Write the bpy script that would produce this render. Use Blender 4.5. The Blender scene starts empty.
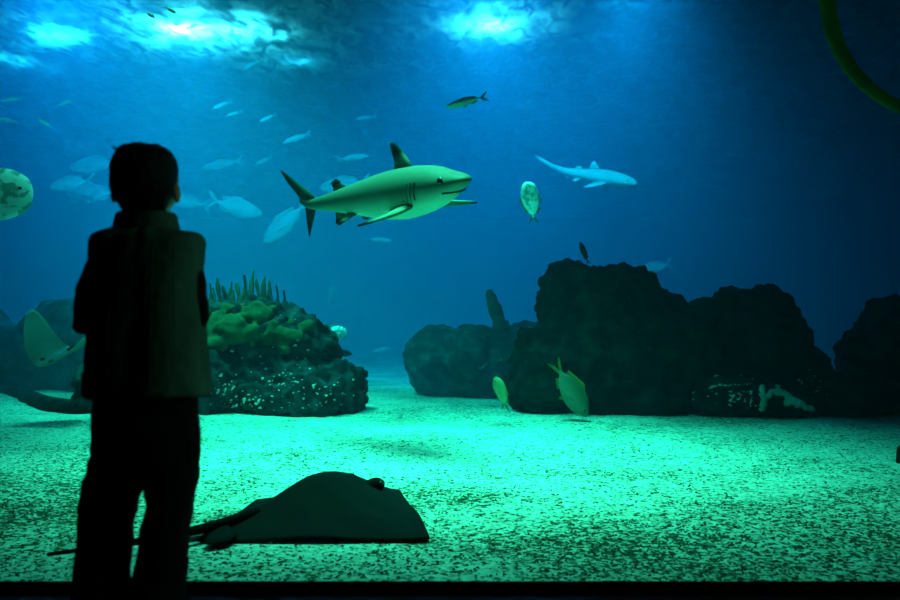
import bpy, bmesh, math, random
from mathutils import Vector, Matrix, noise
from mathutils.bvhtree import BVHTree
random.seed(7)
S = bpy.context.scene
COL = S.collection
V = Vector
PI = math.pi

# ------------------------------------------------------------------ camera
F = 800.0
EYE = V((0, 0, 0.774))
PITCH = math.atan(30 / F)
FWD = V((0, math.cos(PITCH), math.sin(PITCH)))
UP = V((0, -math.sin(PITCH), math.cos(PITCH)))
RIGHT = V((1, 0, 0))
SAND = -0.25
GLASS_Y = 2.42
SURF = 7.0

cd = bpy.data.cameras.new('camera')
cam = bpy.data.objects.new('camera', cd)
COL.objects.link(cam)
cam.location = EYE
cam.rotation_euler = (PI / 2 + PITCH, 0, 0)
cd.sensor_width = 36
cd.lens = F * 36 / 900
cd.clip_end = 200
S.camera = cam
cd.dof.use_dof = True
cd.dof.focus_distance = 6.5
cd.dof.aperture_fstop = 2.8


def P(px, py, d):
    """Point in the place seen at that pixel, d metres away."""
    return EYE + d * (((px - 450) / F) * RIGHT + ((300 - py) / F) * UP + FWD)


# ------------------------------------------------------------------ materials
def mat(name, col, rough=0.8, spec=0.2, noise_scale=None, col2=None, lo=0.35, hi=0.65, bump=0.0, bscale=None, metal=0.0):
    m = bpy.data.materials.new(name)
    m.use_nodes = True
    nt = m.node_tree
    b = nt.nodes['Principled BSDF']
    b.inputs['Base Color'].default_value = (*col, 1)
    b.inputs['Roughness'].default_value = rough
    b.inputs['Specular IOR Level'].default_value = spec
    b.inputs['Metallic'].default_value = metal
    if noise_scale:
        tc = nt.nodes.new('ShaderNodeTexCoord')
        n = nt.nodes.new('ShaderNodeTexNoise')
        n.inputs['Scale'].default_value = noise_scale
        n.inputs['Detail'].default_value = 5
        nt.links.new(tc.outputs['Object'], n.inputs['Vector'])
        if col2:
            r = nt.nodes.new('ShaderNodeValToRGB')
            r.color_ramp.elements[0].position = lo
            r.color_ramp.elements[1].position = hi
            r.color_ramp.elements[0].color = (*col, 1)
            r.color_ramp.elements[1].color = (*col2, 1)
            nt.links.new(n.outputs['Fac'], r.inputs['Fac'])
            nt.links.new(r.outputs['Color'], b.inputs['Base Color'])
        if bump:
            bp = nt.nodes.new('ShaderNodeBump')
            bp.inputs['Strength'].default_value = bump
            n2 = n
            if bscale:
                n2 = nt.nodes.new('ShaderNodeTexNoise')
                n2.inputs['Scale'].default_value = bscale
                n2.inputs['Detail'].default_value = 4
                nt.links.new(tc.outputs['Object'], n2.inputs['Vector'])
            nt.links.new(n2.outputs['Fac'], bp.inputs['Height'])
            nt.links.new(bp.outputs['Normal'], b.inputs['Normal'])
    return m


def fish_mat(name, belly, back, zlo, zhi, mottle=None, mscale=14, rough=0.45):
    """Pigment of a fish: pale belly to darker back across the body's own height, with a little mottling."""
    m = mat(name, belly, rough, 0.12)
    nt = m.node_tree
    b = nt.nodes['Principled BSDF']
    tc = nt.nodes.new('ShaderNodeTexCoord')
    sx = nt.nodes.new('ShaderNodeSeparateXYZ')
    nt.links.new(tc.outputs['Object'], sx.inputs[0])
    n = nt.nodes.new('ShaderNodeTexNoise')
    n.inputs['Scale'].default_value = mscale
    n.inputs['Detail'].default_value = 3
    nt.links.new(tc.outputs['Object'], n.inputs['Vector'])
    mr = nt.nodes.new('ShaderNodeMapRange')
    mr.inputs['From Min'].default_value = zlo
    mr.inputs['From Max'].default_value = zhi
    nt.links.new(sx.outputs['Z'], mr.inputs['Value'])
    r = nt.nodes.new('ShaderNodeMixRGB')
    r.inputs[1].default_value = (*belly, 1)
    r.inputs[2].default_value = (*back, 1)
    nt.links.new(mr.outputs[0], r.inputs[0])
    out = r
    if mottle:
        k = nt.nodes.new('ShaderNodeValToRGB')
        k.color_ramp.elements[0].position = 0.48
        k.color_ramp.elements[1].position = 0.58
        k.color_ramp.elements[0].color = (0, 0, 0, 1)
        nt.links.new(n.outputs['Fac'], k.inputs['Fac'])
        mx = nt.nodes.new('ShaderNodeMixRGB')
        nt.links.new(k.outputs[0], mx.inputs[0])
        nt.links.new(r.outputs[0], mx.inputs[1])
        mx.inputs[2].default_value = (*mottle, 1)
        out = mx
    nt.links.new(out.outputs[0], b.inputs['Base Color'])
    return m


def fin_mat(name, col, tip, t0, t1):
    """Fin skin whose outer end is a different pigment (span attribute 0 root, 1 tip)."""
    m = mat(name, col, 0.7, 0.04)
    nt = m.node_tree
    b = nt.nodes['Principled BSDF']
    a = nt.nodes.new('ShaderNodeAttribute')
    a.attribute_name = 'span'
    r = nt.nodes.new('ShaderNodeValToRGB')
    r.color_ramp.elements[0].position = t0
    r.color_ramp.elements[1].position = t1
    r.color_ramp.elements[0].color = (*col, 1)
    r.color_ramp.elements[1].color = (*tip, 1)
    nt.links.new(a.outputs['Fac'], r.inputs['Fac'])
    nt.links.new(r.outputs['Color'], b.inputs['Base Color'])
    return m


# ------------------------------------------------------------------ object helpers
def tag(o, label=None, cat=None, group=None, kind=None):
    if label: o['label'] = label
    if cat: o['category'] = cat
    if group: o['group'] = group
    if kind: o['kind'] = kind
    return o


def empty(name, loc=(0, 0, 0)):
    o = bpy.data.objects.new(name, None)
    o.location = loc
    o.empty_display_size = 0.1
    COL.objects.link(o)
    return o


def mesh_obj(name, verts, faces, m, parent=None, smooth=True, span=None):
    me = bpy.data.meshes.new(name)
    me.from_pydata([tuple(v) for v in verts], [], faces)
    if smooth:
        me.polygons.foreach_set('use_smooth', [True] * len(me.polygons))
    if span:
        at = me.attributes.new('span', 'FLOAT', 'POINT')
        at.data.foreach_set('value', span)
    me.update()
    bm = bmesh.new()
    bm.from_mesh(me)
    bmesh.ops.recalc_face_normals(bm, faces=bm.faces)
    bm.to_mesh(me)
    bm.free()
    o = bpy.data.objects.new(name, me)
    if m: me.materials.append(m)
    COL.objects.link(o)
    if parent: o.parent = parent
    return o


class MB:
    """Collects closed shapes into one mesh."""
    def __init__(self):
        self.v = []
        self.f = []

    def rings(self, rings, caps=True):
        n = len(rings[0])
        b = len(self.v)
        for r in rings: self.v += [V(p) for p in r]
        for i in range(len(rings) - 1):
            for j in range(n):
                k = (j + 1) % n
                self.f.append((b + i * n + j, b + i * n + k, b + (i + 1) * n + k, b + (i + 1) * n + j))
        if caps:
            self.f.append(tuple(b + j for j in range(n))[::-1])
            self.f.append(tuple(b + (len(rings) - 1) * n + j for j in range(n)))
        return self

    def tube(self, pts, rad, n=10, flat=1.0, side=V((1, 0, 0))):
        """Round (or flattened) tapered tube along pts, with rounded ends."""
        pts = [V(p) for p in pts]
        if not isinstance(rad, (list, tuple)): rad = [rad] * len(pts)
        d0 = (pts[1] - pts[0]).normalized()
        d1 = (pts[-1] - pts[-2]).normalized()
        pp, rr = [], []
        for c, s in ((-0.92, 0.3), (-0.7, 0.7), (-0.38, 0.92)):
            pp.append(pts[0] + d0 * (c * rad[0])); rr.append(rad[0] * s)
        pp += pts; rr += list(rad)
        for c, s in ((0.38, 0.92), (0.7, 0.7), (0.92, 0.3)):
            pp.append(pts[-1] + d1 * (c * rad[-1])); rr.append(rad[-1] * s)
        rings = []
        for i, p in enumerate(pp):
            a = pp[max(0, i - 1)]; b = pp[min(len(pp) - 1, i + 1)]
            t = (b - a).normalized()
            s = side - t * side.dot(t)
            if s.length < 0.05: s = V((0, 1, 0)) - t * t.y
            s.normalize()
            u = t.cross(s)
            rings.append([p + s * (rr[i] * math.cos(2 * PI * j / n)) + u * (rr[i] * flat * math.sin(2 * PI * j / n)) for j in range(n)])
        return self.rings(rings)

    def ball(self, c, r, n=16, m=10):
        """Ellipsoid, r a number or a triple."""
        c = V(c)
        if not isinstance(r, (list, tuple)): r = (r, r, r)
        rings = []
        for i in range(1, m):
            a = PI * i / m
            rings.append([c + V((r[0] * math.sin(a) * math.cos(2 * PI * j / n), r[1] * math.sin(a) * math.sin(2 * PI * j / n), -r[2] * math.cos(a))) for j in range(n)])
        return self.rings(rings)

    def box(self, lo, hi):
        b = len(self.v)
        for z in (lo[2], hi[2]):
            for x, y in ((lo[0], lo[1]), (hi[0], lo[1]), (hi[0], hi[1]), (lo[0], hi[1])):
                self.v.append(V((x, y, z)))
        for q in ((3, 2, 1, 0), (4, 5, 6, 7), (0, 1, 5, 4), (1, 2, 6, 5), (2, 3, 7, 6), (3, 0, 4, 7)):
            self.f.append(tuple(b + k for k in q))
        return self

    def build(self, name, m, parent=None, smooth=True):
        return mesh_obj(name, self.v, self.f, m, parent, smooth)

    def melt(self, name, m, voxel, parent=None, smooth=4, displace=None):
        """All shapes melted into ONE continuous surface, smoothed, then roughened by displace(co, normal)."""
        o = mesh_obj(name, self.v, self.f, m, parent)
        md = o.modifiers.new('r', 'REMESH')
        md.mode = 'VOXEL'
        md.voxel_size = voxel
        md.use_smooth_shade = True
        if smooth:
            sm = o.modifiers.new('s', 'SMOOTH')
            sm.iterations = smooth
            sm.factor = 0.5
        dg = bpy.context.evaluated_depsgraph_get()
        dg.update()
        me = bpy.data.meshes.new_from_object(o.evaluated_get(dg))
        o.modifiers.clear()
        old = o.data
        o.data = me
        bpy.data.meshes.remove(old)
        me.name = name
        if not me.materials: me.materials.append(m)
        if displace:
            ns = [v.normal.copy() for v in me.vertices]
            for v, nn in zip(me.vertices, ns):
                v.co = v.co + displace(v.co, nn)
            me.update()
        return o


def fin(name, stations, normal, thick, m, parent, k=7):
    """Solid aerofoil fin lofted through (leading, trailing) points from root to tip."""
    normal = V(normal).normalized()
    rings, span = [], []
    N = len(stations)
    for i, (a, b) in enumerate(stations):
        a, b = V(a), V(b)
        up, dn = [], []
        taper = 1 - 0.75 * i / (N - 1)
        for j in range(k):
            s = j / (k - 1)
            t = thick * taper * (0.12 + 2.0 * math.sqrt(s) * (1 - s) * 1.3)
            p = a.lerp(b, s)
            up.append(p + normal * t)
            dn.append(p - normal * t)
        rings.append(up + dn[::-1])
        span += [i / (N - 1)] * (2 * k)
    mb = MB().rings(rings)
    return mesh_obj(name, mb.v, mb.f, m, parent, True, span)


def body_rings(sec, bend=None, n=20, p=2.0):
    """sec: (x, z centre, up, down, half width). Closed lofted body along x."""
    rings = []
    for x, zc, up, dn, w in sec:
        r = []
        yo = bend(x) if bend else 0
        for j in range(n):
            a = 2 * PI * j / n
            c, s = math.cos(a), math.sin(a)
            cy = math.copysign(abs(c) ** (2 / p), c)
            sz = math.copysign(abs(s) ** (2 / p), s)
            r.append(V((x, yo + w * cy, zc + (up if s > 0 else dn) * sz)))
        rings.append(r)
    return rings


def spline(pts, n):
    """Catmull-Rom through tuples."""
    out = []
    L = len(pts) - 1
    for i in range(n + 1):
        t = i / n * L
        k = min(int(t), L - 1)
        u = t - k
        p0, p1, p2, p3 = pts[max(k - 1, 0)], pts[k], pts[k + 1], pts[min(k + 2, L)]
        out.append(tuple(0.5 * (2 * b + (c - a) * u + (2 * a - 5 * b + 4 * c - d) * u * u + (3 * b - a - 3 * c + d) * u ** 3)
                         for a, b, c, d in zip(p0, p1, p2, p3)))
    return out


def pose(root, nose, tail, roll=0.0, stretch=1.0):
    """Turn and scale a unit-long animal so its nose and tail tip meet these points."""
    nose, tail = V(nose), V(tail)
    x = (nose - tail)
    L = x.length
    x.normalize()
    ref = V((0, 0, 1))
    if abs(x.z) > 0.9: ref = V((-0.3, -0.95, 0))
    y = ref.cross(x).normalized()
    z = x.cross(y)
    R = Matrix((x, y, z)).transposed() @ Matrix.Rotation(math.radians(roll), 3, 'X')
    root.matrix_world = Matrix.Translation((nose + tail) / 2) @ R.to_4x4() @ Matrix.Diagonal((L, L * stretch, L, 1))


def kids(o):
    return [c for c in COL.objects if c.parent == o]


def copy_tree(o, parent=None):
    c = o.copy()
    COL.objects.link(c)
    if parent: c.parent = parent
    for ch in kids(o): copy_tree(ch, c)
    return c


# ------------------------------------------------------------------ the setting
M_black = mat('hall_black', (0.004, 0.0045, 0.005), 0.7, 0.1)
M_hallfloor = mat('hall_floor', (0.004, 0.005, 0.005), 0.5, 0.15, 3, (0.008, 0.009, 0.009))
M_tankwall = mat('tank_wall', (0.01, 0.07, 0.11), 0.9, 0.1, 0.3, (0.012, 0.08, 0.12))
M_frame = mat('window_frame', (0.002, 0.002, 0.002), 1.0, 0.0)

X0, X1, Y0, Y1, ZT = -18, 18, -3.0, 45, 10.0


def struct(name, lo, hi, m):
    o = MB().box(lo, hi).build(name, m, None, False)
    tag(o, kind='structure')
    return o


struct('floor', (X0, Y0, -0.1), (X1, 2.36, 0), M_hallfloor)
struct('ceiling', (X0, Y0, ZT), (X1, Y1, ZT + 0.2), M_black)
struct('wall_left', (X0 - 0.2, Y0, -1), (X0, Y1, ZT), M_tankwall)
struct('wall_right', (X1, Y0, -1), (X1 + 0.2, Y1, ZT), M_tankwall)
struct('wall_back', (X0, Y1, -1), (X1, Y1 + 0.2, ZT), M_tankwall)
struct('wall_behind', (X0, Y0 - 0.2, -1), (X1, Y0, ZT), M_black)
struct('wall_front', (X0, 2.36, 3.4), (X1, 2.5, ZT), M_black)
struct('trim_1', (X0, 2.36, -1), (X1, 2.47, 0.0), M_frame)

win = empty('window_1', (0, GLASS_Y, 0))
tag(win, kind='structure')
fr = MB()
fr.box((-6.1, -0.05, 0.0), (6.1, 0.04, 0.012))
fr.box((-6.1, -0.05, 3.3), (6.1, 0.04, 3.4))
fr.box((-6.2, -0.05, 0.0), (-6.1, 0.04, 3.4))
fr.box((6.1, -0.05, 0.0), (6.2, 0.04, 3.4))
fr.build('window_frame', M_frame, win, False)
struct('wall_front_left', (X0, 2.36, 0), (-6.2, 2.5, 3.4), M_black)
struct('wall_front_right', (6.2, 2.36, 0), (X1, 2.5, 3.4), M_black)

mg = bpy.data.materials.new('clear_glass')
mg.use_nodes = True
nt = mg.node_tree
nt.nodes.clear()
o_ = nt.nodes.new('ShaderNodeOutputMaterial')
tr = nt.nodes.new('ShaderNodeBsdfTransparent')
tr.inputs[0].default_value = (0.97, 0.99, 0.985, 1)
gl = nt.nodes.new('ShaderNodeBsdfGlossy')
gl.inputs['Roughness'].default_value = 0.0
fz = nt.nodes.new('ShaderNodeFresnel')
fz.inputs['IOR'].default_value = 1.2
mx = nt.nodes.new('ShaderNodeMixShader')
nt.links.new(fz.outputs[0], mx.inputs[0])
nt.links.new(tr.outputs[0], mx.inputs[1])
nt.links.new(gl.outputs[0], mx.inputs[2])
nt.links.new(mx.outputs[0], o_.inputs['Surface'])
MB().box((-6.1, -0.005, 0.012), (6.1, 0.02, 3.3)).build('window_pane', mg, win, False)

# water body: real scattering and absorption, clear near the glass and murkier in the far half
def water(name, scatter, y0, y1, label):
    m = bpy.data.materials.new(name)
    m.use_nodes = True
    nt = m.node_tree
    nt.nodes.clear()
    o_ = nt.nodes.new('ShaderNodeOutputMaterial')
    vs = nt.nodes.new('ShaderNodeVolumeScatter')
    vs.inputs['Color'].default_value = (0.10, 0.58, 1.0, 1)
    vs.inputs['Density'].default_value = scatter
    vs.inputs['Anisotropy'].default_value = 0.15
    va = nt.nodes.new('ShaderNodeVolumeAbsorption')
    va.inputs['Color'].default_value = (0.0, 0.87, 0.95, 1)
    va.inputs['Density'].default_value = 0.2
    ad = nt.nodes.new('ShaderNodeAddShader')
    nt.links.new(vs.outputs[0], ad.inputs[0])
    nt.links.new(va.outputs[0], ad.inputs[1])
    nt.links.new(ad.outputs[0], o_.inputs['Volume'])
    w = MB().box((X0 + 0.02, y0, -0.9), (X1 - 0.02, y1, SURF)).build('water', m, None, False)
    tag(w, label, 'water', kind='stuff')


water('near_water', 0.0035, 2.51, 10.8, 'clear water between the glass and the big rocks')
water('far_water', 0.06, 10.82, Y1 - 0.02, 'murky blue water filling the far half of the tank')

# rippled surface seen from below: painted noise breaks up the lamp glow, the rest mirrors the tank
ms = bpy.data.materials.new('water_surface')
ms.use_nodes = True
nt = ms.node_tree
nt.nodes.clear()
o_ = nt.nodes.new('ShaderNodeOutputMaterial')
tr = nt.nodes.new('ShaderNodeBsdfTransparent')
tr.inputs[0].default_value = (0.85, 0.97, 1.0, 1)
gl = nt.nodes.new('ShaderNodeBsdfGlossy')
gl.inputs['Roughness'].default_value = 0.5
gl.inputs[0].default_value = (0.16, 0.2, 0.22, 1)
tc = nt.nodes.new('ShaderNodeTexCoord')
mp = nt.nodes.new('ShaderNodeMapping')
mp.inputs['Scale'].default_value = (1.0, 0.8, 1)
nz = nt.nodes.new('ShaderNodeTexNoise')
nz.inputs['Scale'].default_value = 1.3
nz.inputs['Detail'].default_value = 3
nz.inputs['Distortion'].default_value = 0.6
rp = nt.nodes.new('ShaderNodeValToRGB')
rp.color_ramp.elements[0].position = 0.36
rp.color_ramp.elements[1].position = 0.62
rp.color_ramp.elements[0].color = (0.85, 0.85, 0.85, 1)
rp.color_ramp.elements[1].color = (0.2, 0.2, 0.2, 1)
mx = nt.nodes.new('ShaderNodeMixShader')
nt.links.new(tc.outputs['Object'], mp.inputs[0])
nt.links.new(mp.outputs[0], nz.inputs['Vector'])
nt.links.new(nz.outputs['Fac'], rp.inputs[0])
nt.links.new(rp.outputs[0], mx.inputs[0])
nt.links.new(gl.outputs[0], mx.inputs[2])
tl = nt.nodes.new('ShaderNodeBsdfTranslucent')
tl.inputs[0].default_value = (0.8, 0.97, 1.0, 1)
mp2 = nt.nodes.new('ShaderNodeMapping')
mp2.inputs['Scale'].default_value = (1.0, 0.5, 1)
n2 = nt.nodes.new('ShaderNodeTexNoise')
n2.inputs['Scale'].default_value = 3.6
n2.inputs['Detail'].default_value = 3
n2.inputs['Distortion'].default_value = 0.8
r2 = nt.nodes.new('ShaderNodeValToRGB')
r2.color_ramp.elements[0].position = 0.36
r2.color_ramp.elements[1].position = 0.58
r2.color_ramp.elements[0].color = (0.06, 0.10, 0.12, 1)
r2.color_ramp.elements[1].color = (0.8, 0.97, 1.0, 1)
nt.links.new(tc.outputs['Object'], mp2.inputs[0])
nt.links.new(mp2.outputs[0], n2.inputs['Vector'])
nt.links.new(n2.outputs['Fac'], r2.inputs[0])
nt.links.new(r2.outputs[0], tl.inputs[0])
m2 = nt.nodes.new('ShaderNodeMixShader')
m2.inputs[0].default_value = 0.985
nt.links.new(tr.outputs[0], m2.inputs[1])
nt.links.new(tl.outputs[0], m2.inputs[2])
nt.links.new(m2.outputs[0], mx.inputs[1])
nt.links.new(mx.outputs[0], o_.inputs['Surface'])
vv, ff = [], []
NX, NY = 130, 150
for j in range(NY + 1):
    for i in range(NX + 1):
        x = X0 + 0.02 + (X1 - X0 - 0.04) * i / NX
        y = 2.52 + (Y1 - 2.56) * j / NY
        vv.append((x, y, SURF + 0.06 + 0.05 * noise.noise(V((x * 0.9, y * 1.3, 3)))))
for j in range(NY):
    for i in range(NX):
        a = j * (NX + 1) + i
        ff.append((a, a + 1, a + NX + 2, a + NX + 1))
o = mesh_obj('water_surface', vv, ff, ms)
tag(o, 'rippled water surface overhead broken by bright lamp light', 'water', kind='stuff')


# ------------------------------------------------------------------ sand
def sand_z(x, y):
    z = SAND + 0.05 * noise.noise(V((x * 0.5, y * 0.5, 0))) + 0.02 * noise.noise(V((x * 1.7, y * 1.7, 5)))
    if y > 9: z -= 0.05 * min(1, (y - 9) / 2)
    if y < 3.4: z -= 0.03 * (3.4 - y)
    return z


def debris_and_dimming(x, y):
    """Dark broken shell on the sand here, plus painted dimming of overlit sand, 0..1."""
    v = 0.0
    for cx, cy, rx, ry, k in ((0.85, 3.75, 0.95, 0.5, 0.9), (-2.6, 4.6, 1.0, 1.0, 0.9), (1.9, 4.3, 1.0, 0.6, 0.45), (0.0, 4.9, 1.2, 0.25, 0.3), (2.6, 3.4, 1.0, 0.6, 0.6), (-1.2, 3.4, 0.8, 0.3, 0.3)):
        v += k * math.exp(-((x - cx) / rx) ** 2 - ((y - cy) / ry) ** 2)
    v += 0.45 * noise.noise(V((x * 1.1, y * 1.5, 9))) + 0.25 * noise.noise(V((x * 3, y * 4, 2)))
    if y > 10.5: v += 0.3 * min(1.0, (y - 10.5) / 3.0)  # far sand darkened to offset the strong lamp light there
    return max(0.0, min(1.0, v))


M_sand = mat('sand', (0.7, 0.66, 0.5), 0.95, 0.1)
nt = M_sand.node_tree
bs = nt.nodes['Principled BSDF']
tc = nt.nodes.new('ShaderNodeTexCoord')
vo = nt.nodes.new('ShaderNodeTexVoronoi')
vo.inputs['Scale'].default_value = 48
big = nt.nodes.new('ShaderNodeTexNoise')
big.inputs['Scale'].default_value = 1.1
big.inputs['Detail'].default_value = 6
fine = nt.nodes.new('ShaderNodeTexNoise')
fine.inputs['Scale'].default_value = 14
fine.inputs['Detail'].default_value = 6
for t in (vo, big, fine): nt.links.new(tc.outputs['Object'], t.inputs['Vector'])
sp = nt.nodes.new('ShaderNodeSeparateColor')
nt.links.new(vo.outputs['Color'], sp.inputs[0])
ramp = nt.nodes.new('ShaderNodeValToRGB')
e = ramp.color_ramp.elements
e[0].position = 0.0; e[0].color = (0.06, 0.06, 0.035, 1)
e[1].position = 1.0; e[1].color = (0.86, 0.84, 0.72, 1)
for pos, c in ((0.16, (0.12, 0.11, 0.06)), (0.3, (0.5, 0.47, 0.34)), (0.6, (0.66, 0.63, 0.5))):
    q = e.new(pos); q.color = (*c, 1)
ma = nt.nodes.new('ShaderNodeMath'); ma.operation = 'MULTIPLY_ADD'
ma.inputs[1].default_value = 0.85; ma.inputs[2].default_value = -0.14
mb_ = nt.nodes.new('ShaderNodeMath'); mb_.operation = 'MULTIPLY_ADD'
mb_.inputs[1].default_value = 0.9
nt.links.new(sp.outputs[0], ma.inputs[0])
mc = nt.nodes.new('ShaderNodeMath'); mc.operation = 'MULTIPLY_ADD'
mc.inputs[1].default_value = 0.9; mc.inputs[2].default_value = -0.32
nt.links.new(fine.outputs['Fac'], mc.inputs[0])
nt.links.new(big.outputs['Fac'], mb_.inputs[0])
nt.links.new(mc.outputs[0], mb_.inputs[2])
sm_ = nt.nodes.new('ShaderNodeMath'); sm_.operation = 'ADD'
nt.links.new(ma.outputs[0], sm_.inputs[0])
md_ = nt.nodes.new('ShaderNodeMath'); md_.operation = 'SUBTRACT'
nt.links.new(mb_.outputs[0], md_.inputs[0]); md_.inputs[1].default_value = 0.33
nt.links.new(md_.outputs[0], sm_.inputs[1])
da = nt.nodes.new('ShaderNodeAttribute')
da.attribute_name = 'span'
dm = nt.nodes.new('ShaderNodeMath'); dm.operation = 'MULTIPLY_ADD'
dm.inputs[1].default_value = -0.42
nt.links.new(da.outputs['Fac'], dm.inputs[0])
nt.links.new(sm_.outputs[0], dm.inputs[2])
nt.links.new(dm.outputs[0], ramp.inputs[0])
nt.links.new(ramp.outputs[0], bs.inputs['Base Color'])
bp = nt.nodes.new('ShaderNodeBump')
bp.inputs['Strength'].default_value = 0.7
bp.inputs['Distance'].default_value = 0.02
nt.links.new(sp.outputs[1], bp.inputs['Height'])
nt.links.new(bp.outputs[0], bs.inputs['Normal'])

ys = [2.48]
while ys[-1] < Y1 - 0.05: ys.append(min(Y1 - 0.03, ys[-1] + 0.05 + 0.02 * (ys[-1] - 2.4)))
xs = [-17.95 + 35.9 * i / 280 for i in range(281)]
vv = [(x, y, sand_z(x, y)) for y in ys for x in xs]
n = len(xs)
ff = [(j * n + i, j * n + i + 1, (j + 1) * n + i + 1, (j + 1) * n + i) for j in range(len(ys) - 1) for i in range(n - 1)]
o = mesh_obj('sand_bed', vv, ff, M_sand, None, True, [debris_and_dimming(v[0], v[1]) for v in vv])
tag(o, 'pale shelly sand covering the floor of the tank', 'sand', kind='structure')

# loose shell and stone chips on the near sand
chips = [mat('chip_pale', (0.75, 0.72, 0.6), 0.8), mat('chip_tan', (0.42, 0.36, 0.22), 0.8), mat('chip_dark', (0.05, 0.045, 0.025), 0.8)]
vv, ff, mi = [], [], []
rnd = random.Random(3)
for _ in range(30000):
    y = 2.75 + 5.0 * rnd.random() ** 1.35
    x = (rnd.random() * 2 - 1) * (y * 0.60 + 0.2)
    patch = debris_and_dimming(x, y)
    if rnd.random() > 0.45 + 0.6 * patch: continue
    s = rnd.uniform(0.005, 0.012) * (1.25 if rnd.random() < 0.12 else 1)
    z = sand_z(x, y) + s * 0.2
    a = rnd.uniform(0, 2 * PI)
    ca, sa = math.cos(a), math.sin(a)
    el = rnd.uniform(0.45, 0.9)
    b = len(vv)
    tl = rnd.uniform(-0.4, 0.4)
    for qx, qy, qz in ((1, 0, tl), (0.1, el, 0), (-1, 0, -tl), (-0.1, -el, 0), (0.1, 0, 0.45), (0, 0, -0.4)):
        vv.append((x + s * (qx * ca - qy * sa), y + s * (qx * sa + qy * ca), z + s * qz))
    for i in range(4):
        ff.append((b + i, b + (i + 1) % 4, b + 4))
        ff.append((b + (i + 1) % 4, b + i, b + 5))
    r = rnd.random() + patch * 0.4
    k = 2 if r > 0.62 else (1 if r > 0.38 else 0)
    mi += [k] * 8
me = bpy.data.meshes.new('gravel')
me.from_pydata(vv, [], ff)
for c in chips: me.materials.append(c)
me.polygons.foreach_set('material_index', mi)
me.update()
o = bpy.data.objects.new('gravel', me)
COL.objects.link(o)
tag(o, 'loose pale and brown shell chips strewn over the near sand', 'gravel', kind='stuff')

# ------------------------------------------------------------------ rocks
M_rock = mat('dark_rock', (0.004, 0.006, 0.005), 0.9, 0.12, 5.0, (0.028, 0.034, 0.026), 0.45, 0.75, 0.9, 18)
M_hazyrock = mat('haze_tinted_rock', (0.010, 0.016, 0.018), 0.9, 0.12, 5.0, (0.06, 0.08, 0.085), 0.45, 0.75, 0.9, 18)  # paler, bluer copy of the dark rock, haze put into its colour
M_moss = mat('algae_green', (0.02, 0.06, 0.025), 0.95, 0.05, 7, (0.05, 0.11, 0.045))
M_crust = mat('pale_crust', (0.5, 0.55, 0.45), 0.9, 0.1, 20, (0.75, 0.8, 0.7))
M_weed = mat('dark_weed', (0.02, 0.035, 0.015), 0.8, 0.2, 8, (0.04, 0.06, 0.02))


def rock_disp(seed, a=0.16, b=0.06):
    so = V((seed * 7.3, seed * 3.1, seed * 1.7))

    def f(co, nn):
        q = co + so
        v = noise.fractal(q * 1.3, 1.0, 2.0, 3) * a
        r = noise.ridged_multi_fractal(q * 3.2, 0.9, 2.1, 4, 1.0, 2.0)
        v += (r - 1.1) * b * 0.8
        c = noise.noise(q * 11) * b * 0.45
        return nn * (v + c)
    return f


def rock(name, label, lobes, seed, voxel=0.042, a=0.15, b=0.085, group=None, m=None):
    """lobes: (px, py, half width px, half height px, depth, half depth m)."""
    mb = MB()
    for px, py, rx, ry, d, rd in lobes:
        k = d / F
        mb.ball(P(px, py, d), (rx * k, rd, ry * k), 14, 9)
    o = mb.melt(name, m or M_rock, voxel, None, 2, rock_disp(seed, a, b))
    tag(o, label, 'rock', group)
    return o


def bvh(o):
    return BVHTree.FromPolygons([v.co.copy() for v in o.data.vertices], [tuple(p.vertices) for p in o.data.polygons])


def hit(tree, px, py):
    d = (P(px, py, 1) - EYE).normalized()
    h = tree.ray_cast(EYE, d, 60)
    return h[0], h[1]


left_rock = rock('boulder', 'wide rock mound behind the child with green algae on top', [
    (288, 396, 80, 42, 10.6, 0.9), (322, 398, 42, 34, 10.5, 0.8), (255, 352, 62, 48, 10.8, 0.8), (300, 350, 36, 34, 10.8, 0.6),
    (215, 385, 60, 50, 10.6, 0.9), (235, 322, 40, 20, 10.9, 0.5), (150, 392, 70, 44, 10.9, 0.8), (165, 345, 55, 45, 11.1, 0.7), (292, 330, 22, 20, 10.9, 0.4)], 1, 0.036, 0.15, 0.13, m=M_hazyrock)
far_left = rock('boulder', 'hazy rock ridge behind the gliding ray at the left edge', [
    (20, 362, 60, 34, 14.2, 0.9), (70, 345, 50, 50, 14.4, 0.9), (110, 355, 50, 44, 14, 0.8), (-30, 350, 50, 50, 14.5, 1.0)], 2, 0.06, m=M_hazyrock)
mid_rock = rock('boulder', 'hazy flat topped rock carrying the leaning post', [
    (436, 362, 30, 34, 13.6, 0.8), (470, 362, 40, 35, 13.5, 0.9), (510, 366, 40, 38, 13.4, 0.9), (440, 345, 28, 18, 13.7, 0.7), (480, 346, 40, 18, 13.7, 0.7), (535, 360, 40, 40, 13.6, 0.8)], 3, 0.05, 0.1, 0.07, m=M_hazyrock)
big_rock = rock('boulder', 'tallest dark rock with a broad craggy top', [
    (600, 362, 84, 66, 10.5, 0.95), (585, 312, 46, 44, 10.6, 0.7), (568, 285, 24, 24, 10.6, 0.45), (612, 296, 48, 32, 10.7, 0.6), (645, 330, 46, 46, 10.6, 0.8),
    (540, 388, 34, 36, 10.4, 0.8), (672, 366, 44, 60, 10.7, 0.8), (630, 400, 70, 26, 10.3, 0.7), (530, 352, 18, 30, 10.6, 0.4), (667, 304, 6, 14, 10.6, 0.1)], 4, 0.05)
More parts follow.
